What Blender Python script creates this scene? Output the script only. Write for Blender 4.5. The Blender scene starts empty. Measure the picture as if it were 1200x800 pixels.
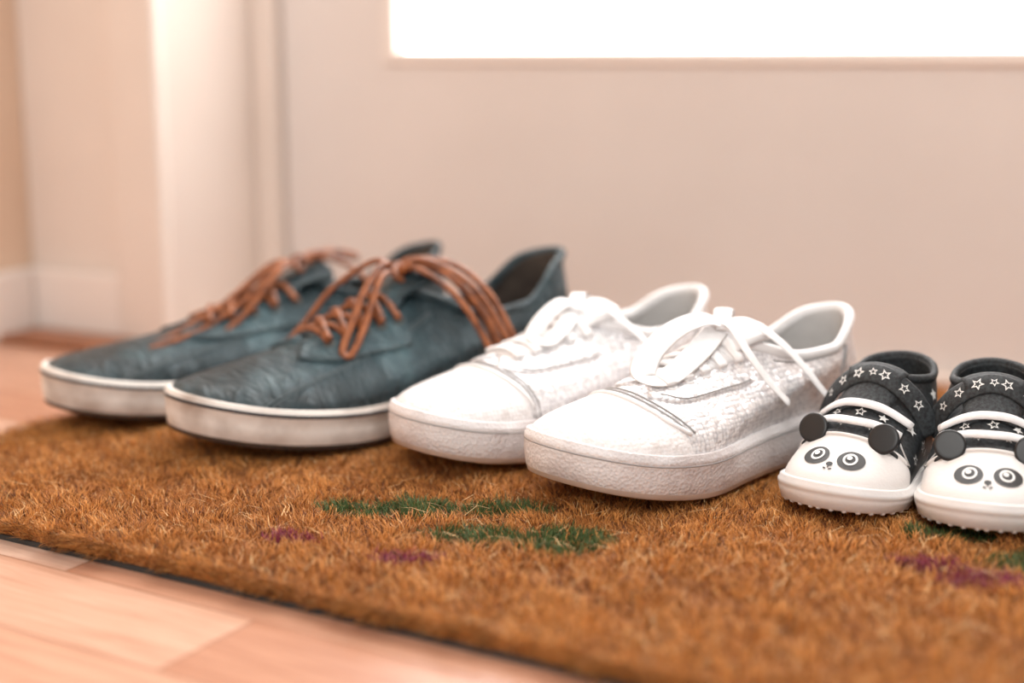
import bpy, bmesh, math, random
import numpy as np
from mathutils import Vector, Matrix
from mathutils.bvhtree import BVHTree
random.seed(3); rng=np.random.default_rng(3)
scene=bpy.context.scene
V=Vector
# ------------------------------------------------------------------ materials
def new_mat(name):
    m=bpy.data.materials.new(name); m.use_nodes=True
    nt=m.node_tree; b=nt.nodes['Principled BSDF']; return m,nt,b
def N(nt,t,**kw):
    n=nt.nodes.new(t)
    for k,v in kw.items():
        if k in n.inputs: n.inputs[k].default_value=v
        else: setattr(n,k,v)
    return n
def ramp(nt,fac,stops):
    r=nt.nodes.new('ShaderNodeValToRGB'); e=r.color_ramp.elements
    while len(e)<len(stops): e.new(0.5)
    for i,(p,c) in enumerate(stops):
        e[i].position=p; e[i].color=(*c,1)
    nt.links.new(fac,r.inputs[0]); return r.outputs[0]
def simple(name,c1,c2=None,rough=.5,nscale=30,detail=4,bump=0,bscale=200,metal=0,lo=.35,hi=.65,coat=0,btype='noise',bdist=.001,sheen=0,sub=0):
    m,nt,b=new_mat(name)
    tc=N(nt,'ShaderNodeTexCoord')
    if c2:
        n=N(nt,'ShaderNodeTexNoise',Scale=nscale,Detail=detail); nt.links.new(tc.outputs['Object'],n.inputs['Vector'])
        nt.links.new(ramp(nt,n.outputs['Fac'],[(lo,c1),(hi,c2)]),b.inputs['Base Color'])
    else: b.inputs['Base Color'].default_value=(*c1,1)
    b.inputs['Roughness'].default_value=rough; b.inputs['Metallic'].default_value=metal
    if coat: b.inputs['Coat Weight'].default_value=coat; b.inputs['Coat Roughness'].default_value=.25
    if sheen: b.inputs['Sheen Weight'].default_value=sheen
    if bump:
        if btype=='noise': t=N(nt,'ShaderNodeTexNoise',Scale=bscale,Detail=5); o=t.outputs['Fac']
        else: t=N(nt,'ShaderNodeTexVoronoi',Scale=bscale); o=t.outputs['Distance']
        nt.links.new(tc.outputs['Object'],t.inputs['Vector'])
        bm=N(nt,'ShaderNodeBump',Strength=bump,Distance=bdist); nt.links.new(o,bm.inputs['Height']); nt.links.new(bm.outputs[0],b.inputs['Normal'])
    return m
def capmask(nt,tc,k,x0):
    # 1 in front of the toe-cap seam curve  x = x0 - k*y^2  (shoe's own coordinates)
    sx=N(nt,'ShaderNodeSeparateXYZ'); nt.links.new(tc.outputs['Object'],sx.inputs[0])
    y2=N(nt,'ShaderNodeMath',operation='MULTIPLY'); nt.links.new(sx.outputs[1],y2.inputs[0]); nt.links.new(sx.outputs[1],y2.inputs[1])
    kk=N(nt,'ShaderNodeMath',operation='MULTIPLY_ADD'); nt.links.new(y2.outputs[0],kk.inputs[0]); kk.inputs[1].default_value=k; nt.links.new(sx.outputs[0],kk.inputs[2])
    g=N(nt,'ShaderNodeMath',operation='GREATER_THAN'); nt.links.new(kk.outputs[0],g.inputs[0]); g.inputs[1].default_value=x0
    return g.outputs[0]
M={}
def blue_leather():
    m,nt,b=new_mat('blue_leather'); tc=N(nt,'ShaderNodeTexCoord')
    n=N(nt,'ShaderNodeTexNoise',Scale=20,Detail=7,Roughness=.65); nt.links.new(tc.outputs['Object'],n.inputs[0])
    nt.links.new(ramp(nt,n.outputs['Fac'],[(.3,(.007,.014,.018)),(.52,(.018,.042,.053)),(.74,(.075,.14,.16))]),b.inputs['Base Color'])
    b.inputs['Roughness'].default_value=.36; b.inputs['Specular Tint'].default_value=(.88,.97,1,1)
    mp=N(nt,'ShaderNodeMapping'); mp.inputs['Scale'].default_value=(1.8,.6,1); nt.links.new(tc.outputs['Object'],mp.inputs[0])
    w=N(nt,'ShaderNodeTexNoise',Scale=34,Detail=8,Roughness=.6,Distortion=1.4); nt.links.new(mp.outputs[0],w.inputs[0])
    bm=N(nt,'ShaderNodeBump',Strength=1.0,Distance=.008); nt.links.new(w.outputs['Fac'],bm.inputs['Height']); nt.links.new(bm.outputs[0],b.inputs['Normal'])
    return m
M['blue']=blue_leather()
M['blue_lining']=simple('dark_lining',(.035,.025,.02),(.075,.055,.042),rough=.9,nscale=60)
M['rubber_old']=simple('aged_rubber',(.44,.37,.32),(.80,.76,.71),rough=.75,nscale=26,detail=9,lo=.32,hi=.56,bump=.3,bscale=150)
M['rubber_dark']=simple('dark_outsole',(.05,.035,.03),(.10,.07,.05),rough=.8)
M['stripe']=simple('navy_stripe',(.02,.022,.03),rough=.5)
M['brown_lace']=simple('brown_leather_lace',(.13,.035,.011),(.34,.105,.032),rough=.42,nscale=120,bump=.3,bscale=500)
M['stitch_b']=simple('stitch_thread',(.10,.13,.14),rough=.7)
M['metal']=simple('eyelet_metal',(.12,.10,.08),rough=.35,metal=.8)
CAPX=.198
def white_scales():
    m,nt,b=new_mat('white_scaled_leather'); tc=N(nt,'ShaderNodeTexCoord')
    v=N(nt,'ShaderNodeTexVoronoi',Scale=400); v.inputs['Randomness'].default_value=.5; nt.links.new(tc.outputs['Object'],v.inputs['Vector'])
    g=capmask(nt,tc,7,CAPX)
    scol=ramp(nt,v.outputs['Distance'],[(.0,(.95,.94,.94)),(.40,(.88,.87,.88)),(.75,(.60,.59,.61))])
    dn=N(nt,'ShaderNodeTexNoise',Scale=70,Detail=8,Roughness=.7); nt.links.new(tc.outputs['Object'],dn.inputs[0])
    ccol=ramp(nt,dn.outputs['Fac'],[(.30,(.70,.66,.64)),(.46,(.88,.86,.86))])
    mx=N(nt,'ShaderNodeMix',data_type='RGBA'); nt.links.new(g,mx.inputs[0]); nt.links.new(scol,mx.inputs[6]); nt.links.new(ccol,mx.inputs[7]); nt.links.new(mx.outputs[2],b.inputs['Base Color'])
    b.inputs['Roughness'].default_value=.28
    mt=N(nt,'ShaderNodeMapRange'); nt.links.new(g,mt.inputs[0]); mt.inputs[3].default_value=.30; mt.inputs[4].default_value=.0; nt.links.new(mt.outputs[0],b.inputs['Metallic'])
    am=N(nt,'ShaderNodeMapRange'); nt.links.new(g,am.inputs[0]); am.inputs[3].default_value=.32; am.inputs[4].default_value=.08
    sub=N(nt,'ShaderNodeVectorMath',operation='SUBTRACT'); nt.links.new(v.outputs['Color'],sub.inputs[0]); sub.inputs[1].default_value=(.5,.5,.5)
    sc=N(nt,'ShaderNodeVectorMath',operation='SCALE'); nt.links.new(sub.outputs[0],sc.inputs[0]); nt.links.new(am.outputs[0],sc.inputs['Scale'])
    wr=N(nt,'ShaderNodeTexNoise',Scale=40,Detail=2); nt.links.new(tc.outputs['Object'],wr.inputs[0])
    b0=N(nt,'ShaderNodeBump',Strength=.35,Distance=.003); nt.links.new(wr.outputs['Fac'],b0.inputs['Height'])
    bm=N(nt,'ShaderNodeBump',Strength=.5,Distance=.0010); bm.invert=True; nt.links.new(b0.outputs[0],bm.inputs['Normal'])
    nt.links.new(v.outputs['Distance'],bm.inputs['Height'])
    ad=N(nt,'ShaderNodeVectorMath',operation='ADD'); nt.links.new(bm.outputs[0],ad.inputs[0]); nt.links.new(sc.outputs[0],ad.inputs[1])
    no=N(nt,'ShaderNodeVectorMath',operation='NORMALIZE'); nt.links.new(ad.outputs[0],no.inputs[0]); nt.links.new(no.outputs[0],b.inputs['Normal'])
    return m
M['white']=white_scales()
M['white_smooth']=simple('white_smooth_leather',(.80,.79,.79),(.86,.85,.85),rough=.4,bump=.3,bscale=90,nscale=20)
M['white_lining']=simple('silver_lining',(.44,.43,.42),(.58,.57,.56),rough=.7)
M['rubber_white']=simple('white_rubber',(.58,.52,.51),(.82,.79,.79),rough=.5,nscale=25,detail=6,lo=.3,hi=.5,bump=.45,bscale=520,btype='v')
M['rubber_cream']=simple('cream_outsole',(.60,.48,.40),(.72,.62,.55),rough=.7)
M['white_lace']=simple('white_ribbon_lace',(.84,.83,.83),(.91,.90,.90),rough=.6,nscale=300,bump=.3,bscale=900)
M['stitch_w']=simple('grey_stitch',(.36,.35,.35),rough=.7)
BCX=.0975
def baby_upper():
    m,nt,b=new_mat('black_canvas_with_white_toe'); tc=N(nt,'ShaderNodeTexCoord')
    g=capmask(nt,tc,8,BCX)
    n=N(nt,'ShaderNodeTexNoise',Scale=500,Detail=3); nt.links.new(tc.outputs['Object'],n.inputs[0])
    dark=ramp(nt,n.outputs['Fac'],[(.35,(.008,.009,.011)),(.7,(.035,.042,.046))])
    mx=N(nt,'ShaderNodeMix',data_type='RGBA'); nt.links.new(g,mx.inputs[0]); nt.links.new(dark,mx.inputs[6]); mx.inputs[7].default_value=(.80,.77,.75,1)
    nt.links.new(mx.outputs[2],b.inputs['Base Color']); b.inputs['Roughness'].default_value=.5
    bm=N(nt,'ShaderNodeBump',Strength=.25,Distance=.0005); nt.links.new(n.outputs['Fac'],bm.inputs['Height']); nt.links.new(bm.outputs[0],b.inputs['Normal'])
    return m
M['baby']=baby_upper()
M['baby_canvas']=simple('black_star_canvas',(.008,.009,.011),(.035,.042,.046),rough=.7,nscale=500,bump=.3,bscale=900)
M['baby_black']=simple('glossy_black',(.008,.008,.009),rough=.38)
M['print_white']=simple('print_white',(.82,.82,.80),rough=.5)
M['print_black']=simple('print_black',(.010,.009,.009),rough=.5)
M['baby_sole']=simple('baby_white_sole',(.76,.73,.71),(.83,.80,.78),rough=.45,bump=.2,bscale=300)
# ------------------------------------------------------------------ mesh helpers
def mk(name,verts,faces,mats,parent=None,smooth=True,fm=None):
    me=bpy.data.meshes.new(name); me.from_pydata([tuple(v) for v in verts],[],faces)
    for m in (mats if isinstance(mats,(list,tuple)) else [mats]): me.materials.append(m)
    if smooth: me.polygons.foreach_set('use_smooth',[True]*len(me.polygons))
    if fm: me.polygons.foreach_set('material_index',fm)
    me.update(); o=bpy.data.objects.new(name,me); scene.collection.objects.link(o)
    if parent: o.parent=parent
    return o
def fixn(o):
    bm=bmesh.new(); bm.from_mesh(o.data); bmesh.ops.recalc_face_normals(bm,faces=bm.faces); bm.to_mesh(o.data); bm.free()
def spl(pts):
    xs=[p[0] for p in pts]; ys=[p[1] for p in pts]; n=len(xs)
    ms=[]
    for i in range(n):
        if i==0: m=(ys[1]-ys[0])/(xs[1]-xs[0])
        elif i==n-1: m=(ys[-1]-ys[-2])/(xs[-1]-xs[-2])
        else:
            a=(ys[i]-ys[i-1])/(xs[i]-xs[i-1]); b=(ys[i+1]-ys[i])/(xs[i+1]-xs[i])
            m=0 if a*b<=0 else 2*a*b/(a+b)
        ms.append(m)
    def f(x):
        x=min(max(x,xs[0]),xs[-1])
        for i in range(n-1):
            if x<=xs[i+1]: break
        h=xs[i+1]-xs[i]; t=(x-xs[i])/h
        return (2*t**3-3*t*t+1)*ys[i]+(t**3-2*t*t+t)*h*ms[i]+(-2*t**3+3*t*t)*ys[i+1]+(t**3-t*t)*h*ms[i+1]
    return f
def catmull(pts,res=6,closed=False):
    P=[V(p) for p in pts]; n=len(P); out=[]
    rngi=range(n if closed else n-1)
    for i in rngi:
        p1=P[i]; p2=P[(i+1)%n]
        p0=P[i-1] if (closed or i>0) else p1*2-p2
        p3=P[(i+2)%n] if (closed or i+2<n) else p2*2-p1
        for k in range(res):
            t=k/res
            out.append(.5*((2*p1)+(p2-p0)*t+(2*p0-5*p1+4*p2-p3)*t*t+(3*p1-p0-3*p2+p3)*t**3))
    if not closed: out.append(P[-1])
    return out
def sweep_data(path,rx,rz,up=V((0,0,1)),n=8,closed=False):
    m=len(path); vs=[]; fs=[]; prev=None
    for i,p in enumerate(path):
        if closed: t=path[(i+1)%m]-path[i-1]
        else: t=path[min(i+1,m-1)]-path[max(i-1,0)]
        if t.length<1e-9: t=V((1,0,0))
        t.normalize(); u=up[i] if isinstance(up,list) else up
        s=t.cross(u)
        if s.length<.25 and prev is not None: s=prev-t*prev.dot(t)
        if s.length<1e-6: s=t.cross(V((0,1,.1)))
        s.normalize()
        if prev is not None and s.dot(prev)<0: s=-s
        if prev is not None: s=(s+prev*.6); s=(s-t*s.dot(t)).normalized()
        prev=s; nn=s.cross(t)
        a=rx(i/(m-1)) if callable(rx) else rx; b=rz(i/(m-1)) if callable(rz) else rz
        for k in range(n):
            q=2*math.pi*k/n; vs.append(p+s*a*math.cos(q)+nn*b*math.sin(q))
    for i in range(m if closed else m-1):
        j=(i+1)%m
        for k in range(n): fs.append((i*n+k,i*n+(k+1)%n,j*n+(k+1)%n,j*n+k))
    if not closed: fs.append(tuple(range(n-1,-1,-1))); fs.append(tuple((m-1)*n+k for k in range(n)))
    return vs,fs
def joinmk(name,datas,mat,parent):
    vs=[];fs=[]
    for v,f in datas:
        o=len(vs); vs+=list(v); fs+=[tuple(i+o for i in q) for q in f]
    ob=mk(name,vs,fs,mat,parent); fixn(ob); return ob
def empty(name,loc,rz):
    e=bpy.data.objects.new(name,None); e.empty_display_size=.05; e.location=loc; e.rotation_euler=(0,0,rz); scene.collection.objects.link(e); return e
SHOES=[]
# ------------------------------------------------------------------ shoe class
class Shoe:
    def __init__(s,name,loc,phi,p):
        s.e=empty(name,(loc[0],loc[1],p.get('z',.015)),math.radians(180+phi)); s.p=p
        s.L=p['L'];s.W=p['W'];s.sd=p.get('side',1)
        s.g=spl(p['g']);s.c=spl(p['c']);s.top=spl(p['top']);s.pw=p.get('pw',6)
        s.N=p.get('N',128)
        SHOES.append((loc,math.radians(180+phi),s))
        s.zs=lambda x:p['spring']*max(0,(x-.62)/.38)**1.7+.004*max(0,(.12-x)/.12)**2
        L,W=s.L,s.W; s.O=[]
        for i in range(s.N):
            th=2*math.pi*i/s.N; cx=math.cos(th); x=(1+cx)/2
            y=s.c(x)*s.sd+(1 if math.sin(th)>=0 else -1)*W*s.g(x)*math.sqrt(max(0,1-abs(cx)**s.pw))
            s.O.append(V((x*L,y,0)))
        s.n=[]
        for i in range(s.N):
            t=s.O[(i+1)%s.N]-s.O[i-1]; s.n.append(V((t.y,-t.x,0)).normalized())
        s.sole(); s.upper()
    def ring(s,off,zf):
        r=[]
        for i in range(s.N):
            q=s.O[i]+s.n[i]*off; x=s.O[i].x/s.L; r.append(V((q.x,q.y,zf(x))))
        return r
    def sole(s):
        p=s.p; zs=s.zs; top=lambda x:s.top(x)+zs(x)*p.get('topspring',.8)
        st=p.get('stripe')
        R=[s.ring(-.010,lambda x:zs(x)),s.ring(-.003,lambda x:zs(x)),s.ring(-.0006,lambda x:zs(x)+.0012),s.ring(0,lambda x:zs(x)+.004),
           s.ring(.0004,lambda x:zs(x)+.0045),
           s.ring(p.get('bulge',.001),lambda x:(zs(x)+top(x))/2),s.ring(p.get('bulge',.001)*.8,lambda x:top(x)-.0058),
           s.ring(.0014,lambda x:top(x)-.0052),s.ring(.0014,lambda x:top(x)-.0030),s.ring(.0006,lambda x:top(x)-.0026),
           s.ring(.0003,lambda x:top(x)-.0006),s.ring(-.0008,lambda x:top(x)),s.ring(-.006,lambda x:top(x)-.001)]
        vs=[v for r in R for v in r]; fs=[];fm=[];n=s.N
        for k in range(len(R)-1):
            for i in range(n):
                fs.append((k*n+i,k*n+(i+1)%n,(k+1)*n+(i+1)%n,(k+1)*n+i)); fm.append(1 if k<3 else (2 if (k==7 and st) else 0))
        for k,m_ in ((0,1),(len(R)-1,3)):
            b=k*n
            for i in range(0,n//2):
                a=[b+i,b+i+1,b+(n-i-1),b+(n-i)%n]; a=list(dict.fromkeys(a))
                if len(a)>=3: fs.append(tuple(a)); fm.append(m_)
        o=mk('sole',vs,fs,[p['m_sole'],p['m_out'],p.get('m_stripe',p['m_sole']),p['m_lining']],s.e,True,fm); fixn(o)
        s.topf=top
    def upper(s):
        p=s.p;L=s.L;n=s.N;K=p.get('K',28); start=s.ring(-.0022,lambda x:s.topf(x)-.003)
        cz=spl(p['cz']); xh,xt=p['xh'],p['xt']; wc=p['wc']; s.S=[]
        C=[];P1=[];P2=[]
        for i in range(n):
            th=2*math.pi*i/n; cx=math.cos(th); sn=math.sin(th)
            f=(1+cx)/2; x=xh+(xt-xh)*f
            y=s.c(x)*s.sd*.6+wc*(1 if sn>=0 else -1)*math.sqrt(max(0,1-abs(cx)**p.get('cpw',3)))*(.82+.18*math.sin(math.pi*min(1,f*1.2)))
            c=V((x*L,y,cz(f))); C.append(c)
            wf=max(0,cx)**p.get('kf',1.0); wb=max(0,-cx)**2; ws=1-wf if cx>0 else 1-wb
            a=p['a_toe']*wf+p['a_side']*ws+p['a_heel']*wb
            o=start[i]; out=s.n[i]
            P1.append(o+V((0,0,a))+out*(p.get('o_toe',.002)*wf+.002*ws+.003*wb))
            d=V((p['bt'][0],0,p['bt'][1]))*wf+(V((out.x*.3,out.y,0))*p['bs'][0]+V((0,0,p['bs'][1])))*ws+V((-p['bh'][0],0,p['bh'][1]))*wb
            P2.append(c+d)
        s.C=C
        for k in range(K+1):
            t=k/K; row=[]
            for i in range(n):
                row.append(start[i]*(1-t)**3+P1[i]*3*t*(1-t)**2+P2[i]*3*t*t*(1-t)+C[i]*t**3)
            s.S.append(row)
        s.K=K
        vs=[v for r in s.S for v in r]; fs=[]
        for k in range(K):
            for i in range(n): fs.append((k*n+i,k*n+(i+1)%n,(k+1)*n+(i+1)%n,(k+1)*n+i))
        s.bvh=BVHTree.FromPolygons(vs,fs)
        o=mk('upper',vs,fs,[p['m_upper'],p['m_lining']],s.e)
        md=o.modifiers.new('thick','SOLIDIFY'); md.thickness=p.get('th',.003); md.offset=-1; md.material_offset=1; md.material_offset_rim=0
        cr=p.get('collar_r',.003)
        joinmk('collar_binding',[sweep_data([c+V((0,0,0)) for c in C],cr*1.0,cr*1.2,n=10,closed=True)],p['m_collar'],s.e)
    def sp(s,deg,v,off=0):
        i=(deg/360*s.N)%s.N; k=min(max(v*s.K,0),s.K-1e-6)
        def g(i,k):
            i%=s.N; k=min(max(k,0),s.K-1e-6)
            i0=int(i);k0=int(k);a=i-i0;b=k-k0;i1=(i0+1)%s.N;S=s.S
            return (S[k0][i0]*(1-a)+S[k0][i1]*a)*(1-b)+(S[k0+1][i0]*(1-a)+S[k0+1][i1]*a)*b
        q=g(i,k); nn=(g(i+.6,k)-g(i-.6,k)).cross(g(i,k+.5)-g(i,k-.5))
        if nn.length>0: nn.normalize()
        return q+nn*off,nn
    def P(s,x,y,off=0):
        loc,nr,_,_=s.bvh.ray_cast(V((x,y,.4)),V((0,0,-1)))
        if loc is None:
            loc,nr,_,_=s.bvh.find_nearest(V((x,y,.06)))
        if nr.z<0: nr=-nr
        return loc+nr*off,nr
    def line(s,pts,r,off=0,flat=1,res=5):
        path=catmull([(a,b,0) for a,b in pts],res); pp=[];uu=[]
        for q in path:
            a,nn=s.P(q.x,q.y,off); pp.append(a);uu.append(nn)
        return sweep_data(pp,r,r*flat,uu,n=6 if r<.001 else 8)
    def sline(s,pts,r,off=0,res=6):
        path=catmull([(a,b,0) for a,b in pts],res); pp=[];uu=[]
        for q in path:
            a,nn=s.sp(q.x,q.y,off); pp.append(a);uu.append(nn)
        return sweep_data(pp,r,r,uu,n=6)
    def strip(s,pts,thick,off=0,m=5,res=6):
        path=catmull(pts,res); vs=[];fs=[];w=2*m+3
        for i,q in enumerate(path):
            t=path[min(i+1,len(path)-1)]-path[max(i-1,0)]; t.z=0; t.normalize(); sd=V((-t.y,t.x,0))
            for j in range(-m-1,m+2):
                jj=max(-m,min(m,j)); f=jj/m; a,nn=s.P(q.x+sd.x*q.z*f,q.y+sd.y*q.z*f,0)
                edge=(abs(j)>m)
                vs.append(a+nn*(off-.001 if edge else off+thick*(1-.35*abs(f)**6)))
        for i in range(len(path)-1):
            for j in range(w-1): fs.append((i*w+j,i*w+j+1,(i+1)*w+j+1,(i+1)*w+j))
        fs.append(tuple(range(w))); fs.append(tuple((len(path)-1)*w+j for j in range(w-1,-1,-1)))
        return vs,fs
    def decal(s,poly,org,dirv,rot=0,off=.0004,inner=None,scale=1):
        dirv=V(dirv).normalized(); ux=V((0,1,0)); ux=(ux-dirv*ux.dot(dirv)).normalized(); uy=ux.cross(dirv)
        if uy.z<0: uy=-uy
        c,sn=math.cos(rot),math.sin(rot); n=len(poly); levels=[inner,1.0] if inner else [.02,.35,.7,1.0]
        vs=[];fs=[]
        for l in levels:
            for (a,b) in poly:
                a2=(a*c-b*sn)*l*scale;b2=(a*sn+b*c)*l*scale
                o=V(org)+ux*a2+uy*b2
                loc,nr,_,_=s.bvh.ray_cast(o-dirv*.1,dirv)
                if loc is None: loc,nr,_,_=s.bvh.find_nearest(o)
                if nr.dot(dirv)>0: nr=-nr
                vs.append(loc+nr*off)
        for k in range(len(levels)-1):
            for i in range(n): fs.append((k*n+i,k*n+(i+1)%n,(k+1)*n+(i+1)%n,(k+1)*n+i))
        return vs,fs
    def eyelet(s,x,y,r=.0028):
        a,nn=s.P(x,y,.0016); t=nn.cross(V((1,0,0))).normalized(); b=nn.cross(t)
        return sweep_data([a+(t*math.cos(q)+b*math.sin(q))*r for q in [i*math.pi/6 for i in range(12)]],.0009,.0009,nn,n=6,closed=True)
def tongue(s,xt,w0,w1,length,rise,mat,th=.003,k=9,start=.05):
    rows=[];nr=16
    for i in range(nr+1):
        t=i/nr
        if t<.5:
            x=xt+start*(1-t/.5); w=w0+(w1-w0)*t; r=[]
            for j in range(-6,7):
                y=w*j/6; a,nn=s.P(x,y,.0008); r.append(a)
        else:
            q=(t-.5)/.5; w=(w0+(w1-w0)*t)*(1 if q<.8 else math.sqrt(max(0.2,1-((q-.8)/.2)**2*.5))); r=[]
            base,_=s.P(xt,0,.0008); 
            for j in range(-6,7):
                y=w*j/6
                r.append(V((base.x-length*q, y, base.z+rise*q-.004*q*q - k*y*y*(1+.3*q))))
        rows.append(r)
    n=13; vs=[v for r in rows for v in r]; fs=[(i*n+j,i*n+j+1,(i+1)*n+j+1,(i+1)*n+j) for i in range(nr) for j in range(n-1)]
    o=mk('tongue',vs,fs,mat,s.e); m=o.modifiers.new('t','SOLIDIFY'); m.thickness=th; m.offset=0
    return o
# ------------------------------------------------------------------ BLUE SNEAKERS
def blue(loc,phi,L,side,bow,xtf=.50,xff=.70,zt=.090,hz=0,bt=(.080,-.044),rise=.018):
    p=dict(L=L,W=.0525,side=side,spring=.014,stripe=True,
      g=[(0,.66),(.15,.68),(.35,.70),(.52,.84),(.7,1.0),(.85,.98),(1,.86)],
      c=[(0,0),(.4,-.001),(.7,.003),(1,-.006)],
      top=[(0,.031),(.3,.028),(.6,.026),(.8,.027),(1,.030)],
      cz=[(0,.100+hz),(.12,.095+hz),(.35,.073),(.6,.070),(.85,zt-.006),(1,zt)],
      xh=.025,xt=xtf,wc=.031,cpw=2.6,kf=1.1,
      a_toe=.011,a_side=.018,a_heel=.03,bt=bt,bs=(.013,-.016),bh=(.001,-.02),
      m_sole=M['rubber_old'],m_out=M['rubber_dark'],m_stripe=M['stripe'],m_lining=M['blue_lining'],m_upper=M['blue'],m_collar=M['blue'],collar_r=.0028,th=.004)
    s=Shoe('leather_sneaker',loc,phi,p)
    xf=xff*L; xt=xtf*L; x1=xt+(xf-xt)*.5; x2_=xt+(xf-xt)*.2
    tongue(s,xt,.015,.026,.026,rise,M['blue'],start=xf-xt)
    d=[]
    for q in (1,-1):
        d.append(s.strip([(xf+.012,q*.010,.010),(xf-.005,q*.0205,.0105),(x1,q*.0225,.0105),(x2_,q*.0235,.0105),(xt+.002,q*.024,.009)],.0020))
    joinmk('eyestays',d,M['blue'],s.e)
    st=[]
    for q in (1,-1):
        for o2 in (.0095,-.0095):
            st.append(s.line([(xf+.010,q*(.0125+o2*.8)),(xf-.005,q*(.0205+o2)),(x1,q*(.0225+o2)),(x2_,q*(.0235+o2)),(xt+.003,q*(.024+o2*.9))],.0004,.0022))
        st.append(s.sline([(q*52,.93),(q*50,.7),(q*46,.45),(q*42,.2),(q*40,.02)],.0005,.0003))
        st.append(s.sline([(q*54,.93),(q*52,.7),(q*48,.45),(q*44,.2),(q*42,.02)],.0004,.0002))
        st.append(s.sline([(q*150,1),(q*152,.7),(q*153,.3),(q*154,.02)],.0005,.0003))
    st.append(s.sline([(a,.94) for a in range(55,306,10)],.0004,.0004))
    joinmk('stitching',st,M['stitch_b'],s.e)
    ls=[];ey=[];xs=[xf-.006-(xf-.006-xt-.006)*i/4 for i in range(5)]
    R=.0024
    for i,x in enumerate(xs):
        ew=.017+.001*i
        for q in (1,-1): ey.append(s.eyelet(x,q*ew))
        if i==0: ls.append(s.line([(x,-ew),(x,-ew/2),(x,0),(x,ew/2),(x,ew)],R,.0032,.8))
        if i<4:
            x2=xs[i+1]
            for q in (1,-1):
                ls.append(s.line([(x,q*ew),(x*.8+x2*.2,q*ew*.5),((x+x2)/2,0),(x*.2+x2*.8,-q*ew*.5),(x2,-q*(ew+.001))],R,.0037+(.0022 if q>0 else 0),.8))
    joinmk('eyelets',ey,M['metal'],s.e)
    off=V((xt-.156,0,zt-.090))
    for path in bow: 
        pp=catmull([V(a)+off for a in path],8); ls.append(sweep_data(pp,R*1.1,R*.9,n=8))
    joinmk('laces',ls,M['brown_lace'],s.e)
    return s
knot=[[(.144,-.007,.100),(.150,0,.1045),(.155,.007,.100),(.150,.009,.095)],[(.156,-.006,.099),(.149,0,.1055),(.143,.006,.100)]]
bowA=[[(.150,.004,.098),(.142,.012,.106),(.128,.034,.099),(.114,.050,.077),(.104,.0565,.054),(.101,.0570,.046),(.104,.055,.050),(.112,.046,.074),(.126,.028,.099),(.138,.006,.107),(.150,0,.100)],
      [(.150,.002,.100),(.144,.020,.104),(.130,.042,.088),(.118,.053,.064),(.110,.0575,.046),(.107,.0580,.038)],
      [(.150,.002,.100),(.138,.018,.109),(.118,.042,.094),(.102,.055,.064),(.094,.0575,.044)],
      [(.150,0,.100),(.140,.002,.108),(.120,.024,.106),(.104,.042,.088),(.094,.054,.062),(.090,.0575,.046)],
      [(.150,0,.100),(.160,.002,.107),(.180,.012,.094),(.198,.022,.073),(.208,.028,.058),(.204,.032,.056),(.188,.024,.074),(.168,.010,.099),(.150,0,.101)],
      [(.150,0,.100),(.158,-.012,.107),(.182,-.026,.090),(.200,-.034,.067),(.212,-.038,.054)],
      ]+knot
bowB=[[(.150,0,.099),(.165,.004,.101),(.195,.012,.081),(.230,.018,.064),(.262,.022,.056),(.272,.017,.054),(.248,.010,.061),(.205,.002,.078),(.168,0,.100),(.150,0,.100)],
      [(.150,0,.100),(.138,-.004,.106),(.115,-.010,.106),(.098,-.012,.102),(.100,-.004,.100),(.118,.002,.103),(.150,0,.101)],
      [(.150,0,.100),(.170,.010,.097),(.198,.020,.074),(.222,.026,.059),(.244,.030,.052)],
      [(.150,0,.100),(.165,-.010,.100),(.195,-.006,.082),(.225,.004,.067),(.252,.010,.058)],
      [(.150,0,.100),(.135,.010,.105),(.116,.026,.096),(.104,.038,.078)]]+knot
blue((.040,1.032),37,.308,1,bowA,hz=.003)
blue((-.052,1.100),34,.315,-1,bowB,xtf=.42,xff=.66,zt=.083,hz=-.002,bt=(.085,-.040),rise=.012)
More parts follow.
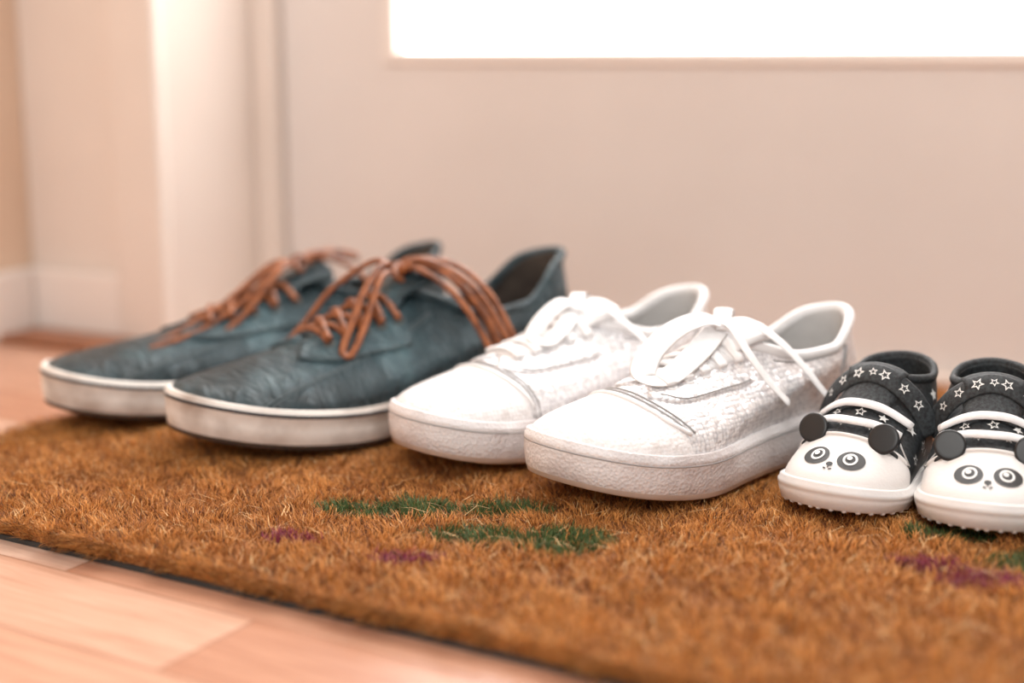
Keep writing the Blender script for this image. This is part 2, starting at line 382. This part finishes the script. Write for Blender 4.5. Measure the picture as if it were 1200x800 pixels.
# ------------------------------------------------------------------ WHITE SNEAKERS
def white(loc,phi,L,side,bow):
    zt=.077
    p=dict(L=L,W=.0455,side=side,spring=.015,bulge=.0016,
      g=[(0,.68),(.15,.71),(.35,.74),(.52,.86),(.7,1.0),(.85,.99),(1,.88)],
      c=[(0,0),(.4,-.001),(.7,.003),(1,-.005)],
      top=[(0,.032),(.3,.030),(.6,.028),(.8,.027),(1,.029)],
      cz=[(0,.084),(.12,.080),(.35,.067),(.6,.066),(.85,zt-.004),(1,zt)],
      xh=.03,xt=.47,wc=.0285,cpw=2.6,kf=1.1,
      a_toe=.013,a_side=.018,a_heel=.028,bt=(.060,-.024),bs=(.011,-.013),bh=(.001,-.02),
      m_sole=M['rubber_white'],m_out=M['rubber_cream'],m_lining=M['white_lining'],m_upper=M['white'],m_collar=M['white_smooth'],collar_r=.0030,th=.0035)
    s=Shoe('white_sneaker',loc,phi,p)
    xf=.70*L; xt=.47*L; x1=xt+(xf-xt)*.5; x2_=xt+(xf-xt)*.2
    tongue(s,xt,.013,.023,.024,.012,M['white_smooth'],start=xf-xt,th=.0035)
    d=[]
    for q in (1,-1):
        d.append(s.strip([(xf+.008,q*.008,.008),(xf-.005,q*.0175,.009),(x1,q*.0195,.009),(x2_,q*.0205,.009),(xt+.002,q*.021,.008)],.0018))
    joinmk('eyestays',d,M['white'],s.e)
    cap=[]
    ys=[-.042,-.034,-.024,-.012,0,.012,.024,.034,.042]
    cx0=CAPX
    cap.append(s.line([(cx0-7*y*y-(.004 if abs(y)>.040 else 0),y) for y in ys],.0014,.0004,.8))
    st=[s.line([(cx0-.004-7*y*y,y) for y in ys],.00055,.0004),s.line([(cx0-.0070-7*y*y,y) for y in ys],.00055,.0004)]
    joinmk('toe_cap_seam',cap,M['white_smooth'],s.e)
    for q in (1,-1):
        for o2 in (.0078,):
            st.append(s.line([(xf+.006,q*(.010+o2*.8)),(xf-.005,q*(.0175+o2)),(x1,q*(.0195+o2)),(x2_,q*(.0205+o2)),(xt+.003,q*(.021+o2*.9))],.0004,.0019))
        st.append(s.sline([(q*118,1),(q*122,.7),(q*132,.35),(q*150,.1),(q*156,.02)],.0005,.0003))
        st.append(s.sline([(q*121,1),(q*125,.7),(q*135,.37),(q*152,.12),(q*158,.03)],.0004,.0003))
    st.append(s.sline([(a,.93) for a in range(60,301,10)],.0004,.0004))
    ring=s.ring(.0012,lambda x:s.topf(x)-.0062)
    st.append(sweep_data(ring,.0005,.0005,n=5,closed=True))
    joinmk('stitching',st,M['stitch_w'],s.e)
    ls=[];ey=[];xs=[xf-.004-(xf-.004-xt-.004)*i/4 for i in range(5)]
    for i,x in enumerate(xs):
        ew=.0150+.001*i
        for q in (1,-1): ey.append(s.eyelet(x,q*ew,.0024))
        ls.append(s.line([(x,-ew),(x-.001,-ew/2),(x-.0015,0),(x-.001,ew/2),(x,ew)],.0036,.0040,.32))
        if i<4:
            x2=xs[i+1]
            for q in (1,-1):
                ls.append(s.line([(x,q*ew),((x+x2)/2,0),(x2,-q*(ew+.001))],.0030,.0024,.3))
    joinmk('eyelets',ey,M['white_smooth'],s.e)
    off=V((xt-.125,0,zt-.081))
    for path,w,up in bow:
        pp=catmull([V(a)+off for a in path],8); ls.append(sweep_data(pp,w,.0006,V(up),n=10))
    joinmk('laces',ls,M['white_lace'],s.e)
    return s
bowW=[([(.124,0,.091),(.136,-.003,.0945),(.156,-.006,.090),(.176,-.006,.078),(.188,.002,.068),(.178,.010,.067),(.152,.008,.078),(.128,.000,.088)],.0078,(0,.35,1)),
      ([(.124,0,.091),(.112,-.010,.096),(.098,-.022,.093),(.090,-.030,.086),(.100,-.028,.084),(.114,-.014,.089),(.124,0,.091)],.0056,(0,0,1)),
      ([(.124,.002,.091),(.116,.014,.093),(.104,.028,.082),(.092,.038,.066),(.080,.0440,.050),(.068,.0465,.038)],.0040,(0,.6,.8)),
      ([(.124,.002,.091),(.130,.016,.090),(.130,.028,.078),(.122,.037,.062),(.110,.043,.048)],.0036,(0,.6,.8)),
      ([(.117,-.006,.088),(.123,-.001,.0935),(.129,.007,.089)],.0050,(0,0,1))]
bowW2=[([(.124,0,.090),(.134,.000,.092),(.150,.002,.085),(.162,.006,.075),(.158,.014,.072),(.142,.012,.080),(.128,.002,.088)],.0058,(0,.35,1)),
      ([(.124,0,.090),(.112,-.010,.094),(.098,-.022,.090),(.092,-.030,.084),(.100,-.028,.083),(.114,-.014,.088),(.124,0,.090)],.005,(0,0,1)),
      ([(.124,.002,.090),(.116,.014,.091),(.104,.028,.079),(.092,.038,.064),(.082,.043,.050)],.0034,(0,.6,.8)),
      ([(.117,-.006,.087),(.123,-.001,.092),(.129,.007,.088)],.0050,(0,0,1))]
white((.216,.901),38,.250,1,bowW)
white((.134,.973),38,.256,-1,bowW2)
# ------------------------------------------------------------------ BABY PANDA SHOES
def circ(a,b,n=28): return [(a*math.cos(2*math.pi*i/n),b*math.sin(2*math.pi*i/n)) for i in range(n)]
def star(r,k=.45): return [((r if i%2==0 else r*k)*math.sin(math.pi*i/5),(r if i%2==0 else r*k)*math.cos(math.pi*i/5)) for i in range(10)]
def baby(loc,phi,side):
    L=.132
    p=dict(L=L,W=.0355,side=side,spring=.004,bulge=.001,pw=4,
      g=[(0,.70),(.15,.74),(.35,.78),(.55,.90),(.75,1.02),(.9,1.04),(1,1.0)],
      c=[(0,0),(.4,0),(.7,.001),(1,-.001)],
      top=[(0,.015),(.4,.013),(.7,.013),(1,.016)],
      cz=[(0,.067),(.2,.065),(.45,.061),(.7,.062),(1,.065)],
      xh=.05,xt=.46,wc=.0225,cpw=2.4,kf=1.0,
      a_toe=.011,a_side=.018,a_heel=.025,bt=(.028,-.031),bs=(.007,-.017),bh=(.002,-.015),
      m_sole=M['baby_sole'],m_out=M['baby_sole'],m_lining=M['baby_canvas'],m_upper=M['baby'],m_collar=M['baby_canvas'],collar_r=.0022,th=.0025)
    s=Shoe('panda_baby_shoe',loc,phi,p)
    tongue(s,.46*L,.012,.018,.008,.008,M['baby_canvas'],start=.018,k=12)
    ys=[-.034,-.026,-.017,-.008,0,.008,.017,.026,.034]
    joinmk('toe_piping',[s.line([(BCX-8*y*y,y) for y in ys],.0011,.0003)],M['baby_sole'],s.e)
    d=[]
    for q in (1,-1):
        d.append(s.strip([(.095,q*.024,.004),(.086,q*.021,.0045),(.076,q*.0195,.0045),(.066,q*.0195,.004)],.0012))
    joinmk('quarter_edges',d,M['baby_canvas'],s.e)
    ls=[]
    for x,w in ((.0885,.0205),(.0765,.0220)):
        ls.append(s.line([(x-.006,-w-.003),(x-.0015,-w*.6),(x+.001,0),(x-.0015,w*.6),(x-.006,w+.003)],.0029,.0030,.5))
    joinmk('laces',ls,M['white_lace'],s.e)
    pts=[(.056,-.033,.034),(.058,-.0285,.045),(.0610,-.021,.056),(.0625,-.010,.064),(.063,0,.0665),(.0625,.010,.064),(.0610,.021,.056),(.058,.0285,.045),(.056,.033,.034)]
    cp=catmull(pts,6); ups=[]
    for i in range(len(cp)):
        t=cp[min(i+1,len(cp)-1)]-cp[max(i-1,0)]; nn=V((0,-t.z,t.y)).normalized(); nn.x=1.0; ups.append(nn.normalized())
    joinmk('ankle_strap',[sweep_data(cp,.0064,.0011,ups,n=10)],M['baby_canvas'],s.e)
    ed=[]
    for q in (1,-1):
        a,nn=s.P(.0960,q*.0180,0); c=a+V((0,q*.0025,.0046)); ax=V((.90,q*.05,.42)).normalized(); t=ax.cross(V((0,0,1))).normalized(); b=t.cross(ax)
        vs=[];fs=[];n=28
        prof=[(.0,-.0012),(.6,-.0012),(.9,-.0010),(1,-.0003),(.99,.0005),(.93,.0010),(.82,.0012),(.66,.0012),(.4,.0013),(0,.0013)]
        for r,z in prof:
            for i in range(n):
                w=2*math.pi*i/n; vs.append(c+(t*math.cos(w)+b*math.sin(w))*.0086*max(r,.001)+ax*z)
        for k in range(len(prof)-1):
            for i in range(n): fs.append((k*n+i,k*n+(i+1)%n,(k+1)*n+(i+1)%n,(k+1)*n+i))
        ed.append((vs,fs))
    joinmk('ears',ed,M['baby_black'],s.e)
    D=(-.60,0,-.80); org=V((.1135,0,.026))
    ux=V((0,1,0)); uy=V((-.80,0,.60))
    def at(a,b): return org+ux*a+uy*b
    bl=[];wh=[]
    for q in (1,-1):
        c=at(q*.0098,.0010)
        bl.append(s.decal(circ(.0074,.0070),c,D,rot=q*.55,off=.0004))
        wh.append(s.decal(circ(.0038,.0045),at(q*.0092,.0015),D,off=.0007,inner=.70))
        wh.append(s.decal(circ(.0014,.0016),at(q*.0092-.0006,.0023),D,off=.0009))
        bl.append(s.decal(circ(.0011,.0006,10),at(q*.0016,-.0084),D,rot=q*.5,off=.0005))
    bl.append(s.decal(circ(.0019,.0016),at(0,-.0048),D,off=.0005))
    bl.append(s.decal(circ(.0004,.0013,8),at(0,-.0068),D,off=.0005))
    joinmk('panda_face_black',bl,M['print_black'],s.e); joinmk('panda_face_white',wh,M['print_white'],s.e)
    sd=[]; r2=random.Random(11+side)
    for q in (1,-1):
        for (x,z,r,inn) in [(.012,.052,.0042,.62),(.024,.044,.005,.62),(.036,.052,.0038,None),(.044,.036,.0046,.62),(.014,.030,.0040,None),(.062,.028,.0042,.62),(.030,.026,.0034,None),(.078,.024,.0035,.62),(.049,.050,.003,None),(.070,.038,.003,None),(.052,.022,.003,None)]:
            sd.append(side_star(s,x,z,q,r,inn,r2.random()*2))
    for (x,y,r,inn) in [(.0820,-.013,.0030,.6),(.0830,.001,.0034,.6),(.0820,.013,.0028,None),(.0935,-.006,.0028,.6),(.0930,.009,.0026,None),(.072,-.006,.003,.6),(.071,.010,.0028,None)]:
        sd.append(s.decal(star(r),V((x,y,.05)),V((-.5,0,-1)),rot=r2.random()*2,off=.0012,inner=inn))
    joinmk('star_print',sd,M['print_white'],s.e)
    ss=[]
    for (i,r) in ((9,.0030),(14,.0034),(19,.0040),(24,.0028),(28,.0038),(34,.0034),(39,.0034)):
        c=cp[i]; t=(cp[i+1]-cp[i-1]).normalized(); nn=ups[i]; nn=(nn-t*nn.dot(t)).normalized(); b=nn.cross(t); ro=r2.random()*2
        vs=[];fs=[]
        for l in (.58,1.0):
            for a_,b_ in star(r):
                a2=a_*math.cos(ro)-b_*math.sin(ro); b2=a_*math.sin(ro)+b_*math.cos(ro); vs.append(c+t*a2*l+b*b2*l+nn*.0014)
        for k in range(10): fs.append((k,(k+1)%10,10+(k+1)%10,10+k))
        ss.append((vs,fs))
    joinmk('strap_star_print',ss,M['print_white'],s.e)
    nb=[]
    rg=s.ring(-.0026,lambda x:s.zs(x)+.0012)
    for i in range(0,s.N,3):
        c=rg[i]; vs=[];fs=[]
        for a in range(5):
            for b in range(8):
                la=-math.pi/2+math.pi*a/4; vs.append(c+V((math.cos(la)*math.cos(b*math.pi/4),math.cos(la)*math.sin(b*math.pi/4),math.sin(la)))*.0020)
        for a in range(4):
            for b in range(8): fs.append((a*8+b,a*8+(b+1)%8,(a+1)*8+(b+1)%8,(a+1)*8+b))
        nb.append((vs,fs))
    joinmk('sole_nubs',nb,M['baby_sole'],s.e)
    return s
def side_star(s,x,z,q,r,inn,rot):
    poly=star(r); levels=[inn,1.0] if inn else [.02,.5,1.0]; vs=[];fs=[];n=10
    for l in levels:
        for a,b in poly:
            a2=(a*math.cos(rot)-b*math.sin(rot))*l; b2=(a*math.sin(rot)+b*math.cos(rot))*l
            o=V((x+a2,q*.1,z+b2)); loc,nr,_,_=s.bvh.ray_cast(o,V((0,-q,0)))
            if loc is None: loc,nr,_,_=s.bvh.find_nearest(V((x+a2,q*.03,z+b2)))
            if nr.y*q<0: nr=-nr
            vs.append(loc+nr*.0005)
    for k in range(len(levels)-1):
        for i in range(n): fs.append((k*n+i,k*n+(i+1)%n,(k+1)*n+(i+1)%n,(k+1)*n+i))
    return vs,fs
baby((.2420,.837),54,1)
baby((.2850,.819),71,-1)
# ------------------------------------------------------------------ ROOM
def box(name,x0,x1,y0,y1,z0,z1,mat,parent=None,bev=0):
    vs=[(x,y,z) for x in (x0,x1) for y in (y0,y1) for z in (z0,z1)]
    fs=[(0,1,3,2),(4,6,7,5),(0,4,5,1),(2,3,7,6),(0,2,6,4),(1,5,7,3)]
    o=mk(name,vs,fs,mat,parent,False)
    if bev:
        b=o.modifiers.new('b','BEVEL'); b.width=bev; b.segments=3
    return o
paint_door=simple('pinkish_white_door_paint',(.72,.65,.61),(.75,.68,.64),rough=.45,nscale=8,bump=.05,bscale=600)
paint_trim=simple('trim_paint',(.75,.65,.58),(.78,.68,.61),rough=.5,nscale=8)
paint_wall=simple('wall_paint_warm_lit',(.72,.52,.38),(.75,.56,.42),rough=.8,nscale=5)  # orange cast of warm light on the west wall is put into this colour
paint_base=simple('baseboard_paint',(.82,.73,.67),rough=.6)
thr=simple('dark_wood_threshold',(.24,.08,.03),(.34,.12,.045),rough=.4,nscale=40)
def floor_mat():
    m,nt,b=new_mat('beech_laminate'); tc=N(nt,'ShaderNodeTexCoord')
    mp=N(nt,'ShaderNodeMapping'); mp.inputs['Rotation'].default_value=(0,0,math.radians(30.5)); mp.inputs['Location'].default_value=(.08,.035,0); nt.links.new(tc.outputs['Object'],mp.inputs[0])
    br=N(nt,'ShaderNodeTexBrick'); nt.links.new(mp.outputs[0],br.inputs['Vector'])
    br.inputs['Color1'].default_value=(0,0,0,1); br.inputs['Color2'].default_value=(1,1,1,1); br.inputs['Mortar'].default_value=(.5,.5,.5,1)
    br.inputs['Scale'].default_value=1; br.inputs['Brick Width'].default_value=.34; br.inputs['Row Height'].default_value=.064; br.inputs['Mortar Size'].default_value=.0007; br.offset=.37; br.inputs['Mortar Smooth'].default_value=.3
    col=ramp(nt,br.outputs['Color'],[(0,(.50,.24,.145)),(.5,(.64,.38,.265)),(1,(.78,.59,.48))])
    m2=N(nt,'ShaderNodeMapping'); m2.inputs['Scale'].default_value=(4,60,1); nt.links.new(mp.outputs[0],m2.inputs[0])
    n=N(nt,'ShaderNodeTexNoise',Scale=3,Detail=6,Roughness=.6,Distortion=.6); nt.links.new(m2.outputs[0],n.inputs[0])
    mx=N(nt,'ShaderNodeMix',data_type='RGBA',blend_type='MULTIPLY'); mx.inputs[0].default_value=.75
    nt.links.new(col,mx.inputs[6]); nt.links.new(ramp(nt,n.outputs['Fac'],[(.3,(.66,.5,.42)),(.65,(1,1,1))]),mx.inputs[7])
    mo=N(nt,'ShaderNodeMix',data_type='RGBA'); nt.links.new(br.outputs['Fac'],mo.inputs[0]); nt.links.new(mx.outputs[2],mo.inputs[6]); mo.inputs[7].default_value=(.30,.13,.07,1)
    nt.links.new(mo.outputs[2],b.inputs['Base Color']); b.inputs['Roughness'].default_value=.34
    return m
mk('floor',[(-2,-1.5,0),(2.2,-1.5,0),(2.2,2.4,0),(-2,2.4,0)],[(0,1,2,3)],floor_mat(),None,False)
RA=math.radians(-26)
def room_obj(o):
    o.location=(0,1.289,0); o.rotation_euler=(0,0,RA); return o
de=bpy.data.objects.new('door_1',None); scene.collection.objects.link(de); room_obj(de)
xl,xr=-.245,.66; wl,wr=-.118,.54; wb,wt=.260,1.75
box('stile_left',xl,wl-.012,0,.04,.006,1.98,paint_door,de)
box('stile_right',wr+.012,xr,0,.04,.006,1.98,paint_door,de)
box('bottom_rail',wl-.012,wr+.012,0,.04,.006,wb-.012,paint_door,de)
box('top_rail',wl-.012,wr+.012,0,.04,wt+.012,1.98,paint_door,de)
for nm,a in (('bead_left',(wl-.014,wl,-.004,.03,wb-.012,wt+.014)),('bead_right',(wr,wr+.014,-.004,.03,wb-.012,wt+.014)),('bead_bottom',(wl,wr,-.004,.03,wb-.012,wb)),('bead_top',(wl,wr,-.004,.03,wt,wt+.014))):
    box(nm,*a,paint_base,de,.003)
gm,nt,b=new_mat('daylit_frosted_glass'); b.inputs['Base Color'].default_value=(.9,.9,.9,1); b.inputs['Roughness'].default_value=.5
b.inputs['Emission Color'].default_value=(1,.985,.97,1); b.inputs['Emission Strength'].default_value=6.0
box('glass',wl-.004,wr+.004,.014,.020,wb-.004,wt+.004,gm,de)
room_obj(box('trim_1',xl-.030,xl-.003,-.012,.05,0,2.02,paint_trim,None,.003))
room_obj(box('trim_2',xr+.002,xr+.035,-.012,.05,0,2.02,paint_trim,None,.003))
room_obj(box('wall_north',-.425,xl-.031,-.160,.10,0,2.4,paint_trim))
room_obj(box('trim_3',-.312,xl-.010,-.176,-.1605,0,2.1,paint_trim,None,.006))
room_obj(box('wall_northeast',xr+.036,1.8,-.160,.10,0,2.4,paint_trim))
room_obj(box('wall_lintel',xl-.030,xr+.036,-.150,.10,2.021,2.4,paint_trim))
room_obj(box('wall_west',-.60,-.426,-1.9,.10,0,2.4,paint_wall))
room_obj(box('baseboard_north',-.4245,-.313,-.172,-.1605,.0,.062,paint_base,None,.004))
room_obj(box('baseboard_west',-.4255,-.412,-1.85,-.173,.0,.062,paint_base,None,.004))
room_obj(box('threshold',xl-.002,xr,-.020,-.001,0.0005,.008,paint_trim,None,.003))
room_obj(box('trim_floor_strip',-.41,xl-.010,-.225,-.177,0.0005,.008,thr,None,.003))
# ------------------------------------------------------------------ DOORMAT
MA=math.radians(-29.7); mat_e=bpy.data.objects.new('doormat',None); scene.collection.objects.link(mat_e)
MO=(-.4025,.8088); mat_e.location=(*MO,0); mat_e.rotation_euler=(0,0,MA)
LA,LB=.80,.56
box('rubber_backing',-.0015,LA+.0015,-.0015,LB+.0015,0.0003,.0030,simple('black_rubber',(.03,.03,.028),rough=.8),mat_e)
box('coir_base',0,LA,0,LB,.003,.0085,simple('coir_base',(.20,.068,.015),(.32,.12,.03),rough=.95,nscale=250,bump=1,bscale=500),mat_e)
leafs=[(.305,.112,.028,.016,.30,0),(.330,.128,.026,.017,.6,0),(.372,.150,.030,.013,.5,0),(.385,.106,.034,.015,.25,0),(.425,.120,.030,.021,.6,0),(.655,.213,.040,.020,.5,0),(.70,.20,.04,.016,.4,0),(.60,.235,.03,.014,.6,0),
       (.299,.054,.017,.008,0.4,1),(.365,.0565,.014,.010,.3,1),(.380,.064,.012,.007,.9,1),(.598,.181,.020,.011,.3,1),(.625,.170,.022,.012,.5,1),(.66,.18,.02,.008,.5,1),(.15,.25,.035,.014,1.,0),(.52,.33,.035,.014,1.,0),(.2,.3,.014,.01,0,1)]
nf=210000
a=rng.uniform(0,LA,nf); bb=rng.uniform(0,LB,nf)
ne=26000; a[:ne]=rng.uniform(0,LA,ne); bb[:ne]=rng.uniform(0,.004,ne)
def wav(x,y,seed,fr):
    r=np.random.default_rng(seed); o=np.zeros_like(x)
    for i in range(10):
        k=r.normal(size=2)*fr; o+=np.sin(k[0]*x+k[1]*y+r.uniform(0,6.28))
    return o/3.16
cl1=wav(a,bb,1,330); cl2=wav(a,bb,2,330); cl3=wav(a,bb,5,150); cl4=wav(a,bb,9,25)
h=.0068+.0013*cl3+rng.normal(0,.0010,nf); h=np.clip(h,.0035,.011)
lx=.0032*cl1+rng.normal(0,.0028,nf); ly=.0032*cl2-.0008+rng.normal(0,.0028,nf)
edge=np.exp(-bb/.006); ly-=edge*rng.uniform(.001,.0065,nf); h-=edge*rng.uniform(0,.0065,nf); lx+=edge*rng.normal(0,.002,nf)
edl=np.exp(-a/.006); lx-=edl*.004; h-=edl*.002
base=np.stack([a,bb,np.full(nf,.0075)],1); base[:ne,2]=rng.uniform(.0028,.008,ne)
# press the pile down where soles stand on it
ca_,sa_=math.cos(MA),math.sin(MA); wx=MO[0]+a*ca_-bb*sa_; wy=MO[1]+a*sa_+bb*ca_
for loc,ang,s in SHOES:
    dx=wx-loc[0];dy=wy-loc[1]; X=dx*math.cos(ang)+dy*math.sin(ang); Y=-dx*math.sin(ang)+dy*math.cos(ang)
    gx=np.linspace(0,1,60); gl=np.array([s.W*s.g(t)*math.sqrt(max(0,1-abs(2*t-1)**s.pw)) for t in gx])
    gz=np.array([.0150-.0003+s.zs(t) for t in gx])
    f=np.clip(X/s.L,0,1); ins=(X>0)&(X<s.L)&(np.abs(Y)<np.interp(f,gx,gl)+.001)
    zz=np.interp(f,gx,gz); h=np.where(ins,np.minimum(h,zz-base[:,2]),h)
tip=base+np.stack([lx,ly,h],1); mid=base+np.stack([lx*.35,ly*.35,h*.6],1)+rng.normal(0,.0004,(nf,3))*np.array([1,1,.3])
rad=rng.uniform(.00024,.00046,nf)
ns=420; sa=rng.uniform(0,LA,ns); sb=rng.uniform(0,LB*.6,ns)
ang=rng.uniform(0,6.28,ns); sl=rng.uniform(.008,.022,ns)
b2=np.stack([sa,sb,np.full(ns,.0140)],1); m2_=b2+np.stack([np.cos(ang)*sl*.5,np.sin(ang)*sl*.5,rng.uniform(.001,.003,ns)],1); t2=b2+np.stack([np.cos(ang+.4)*sl,np.sin(ang+.4)*sl,rng.uniform(-.001,.004,ns)],1)
base=np.concatenate([base,b2]);mid=np.concatenate([mid,m2_]);tip=np.concatenate([tip,t2]);rad=np.concatenate([rad,np.full(ns,.00022)])
nT=nf+ns
ang0=rng.uniform(0,6.28,nT); vs=np.zeros((nT,7,3),np.float32)
for k in range(3):
    q=ang0+k*2.0944; o=np.stack([np.cos(q)*rad,np.sin(q)*rad,np.zeros(nT)],1)
    vs[:,k]=base+o; vs[:,3+k]=mid+o*.9
vs[:,6]=tip
col=np.zeros((nT,4),np.float32); col[:,3]=1
c0=np.array([.355,.118,.022]);c1=np.array([.74,.31,.072]);c2=np.array([.14,.043,.011])
t=np.clip(.5+.18*np.concatenate([cl3,np.ones(ns)])+.12*np.concatenate([cl4,np.ones(ns)])+rng.normal(0,.28,nT),0,1)[:,None]
cc=c0*(1-t)+c1*t; dk=rng.random(nT)<.17; cc[dk]=c2; lt=rng.random(nT)<.035; cc[lt]=[.85,.52,.23]
for (la,lb,r1,r2_,an,kind) in leafs:
    da=a-la;db=bb-lb; u=(da*np.cos(an)+db*np.sin(an))/r1; w=(-da*np.sin(an)+db*np.cos(an))/r2_
    msk=(np.abs(u)**1.5+np.abs(w)**1.5+rng.normal(0,.13,nf))<1; msk&=rng.random(nf)<.9
    idx=np.where(msk)[0]; v_=rng.uniform(.6,1.3,len(idx))[:,None]
    cc[idx]=(np.array([.060,.100,.020]) if kind==0 else np.array([.25,.030,.06]))*v_
cc[nf:]=np.array([.80,.52,.24])
col[:,:3]=cc
me=bpy.data.meshes.new('coir_fibres')
fq=np.array([[0,1,4,3],[1,2,5,4],[2,0,3,5]]); ft=np.array([[3,4,6],[4,5,6],[5,3,6]])
per=3*4+3*3
loops=np.concatenate([fq.ravel(),ft.ravel()])[None,:]+(np.arange(nT)*7)[:,None]
me.vertices.add(nT*7); me.vertices.foreach_set('co',vs.ravel())
me.loops.add(nT*per); me.loops.foreach_set('vertex_index',loops.ravel().astype(np.int32))
ls_=np.array([0,4,8,12,15,18])[None,:]+(np.arange(nT)*per)[:,None]
me.polygons.add(nT*6); me.polygons.foreach_set('loop_start',ls_.ravel().astype(np.int32))
at=me.color_attributes.new('Col','FLOAT_COLOR','POINT'); at.data.foreach_set('color',np.repeat(col,7,axis=0).ravel())
me.update(calc_edges=True); me.validate()
fm_,nt,b=new_mat('coir_fibre'); ca=N(nt,'ShaderNodeVertexColor'); ca.layer_name='Col'; nt.links.new(ca.outputs[0],b.inputs['Base Color']); b.inputs['Roughness'].default_value=.7
me.materials.append(fm_)
fo=bpy.data.objects.new('coir_fibres',me); scene.collection.objects.link(fo); fo.parent=mat_e
# ------------------------------------------------------------------ LIGHT
w=bpy.data.worlds.new('world'); scene.world=w; w.use_nodes=True; bg=w.node_tree.nodes['Background']; bg.inputs[0].default_value=(1,.97,.945,1); bg.inputs[1].default_value=.48
def area(name,loc,target,size,energy,color):
    l=bpy.data.lights.new(name,'AREA'); l.size=size; l.energy=energy; l.color=color
    o=bpy.data.objects.new(name,l); scene.collection.objects.link(o); o.location=loc
    o.rotation_euler=(V(target)-V(loc)).to_track_quat('-Z','Y').to_euler(); return o
area('window_light',(.70,1.00,1.20),(0,.85,0),.45,21,(1,.985,.965))
area('room_light',(-.3,-.7,1.4),(.1,.9,0),1.2,21,(1,.965,.92))
# ------------------------------------------------------------------ CAMERA
cam=bpy.data.cameras.new('camera'); co=bpy.data.objects.new('camera',cam); scene.collection.objects.link(co)
co.location=(0,0,.260); co.rotation_euler=(math.radians(90-11.53),0,0)
cam.lens=50; cam.sensor_width=36; cam.clip_start=.01
cam.dof.use_dof=True; cam.dof.focus_distance=.78; cam.dof.aperture_fstop=2.3
scene.camera=co
scene.view_settings.view_transform='Standard'
scene.view_settings.exposure=.08
scene.view_settings.gamma=1.03
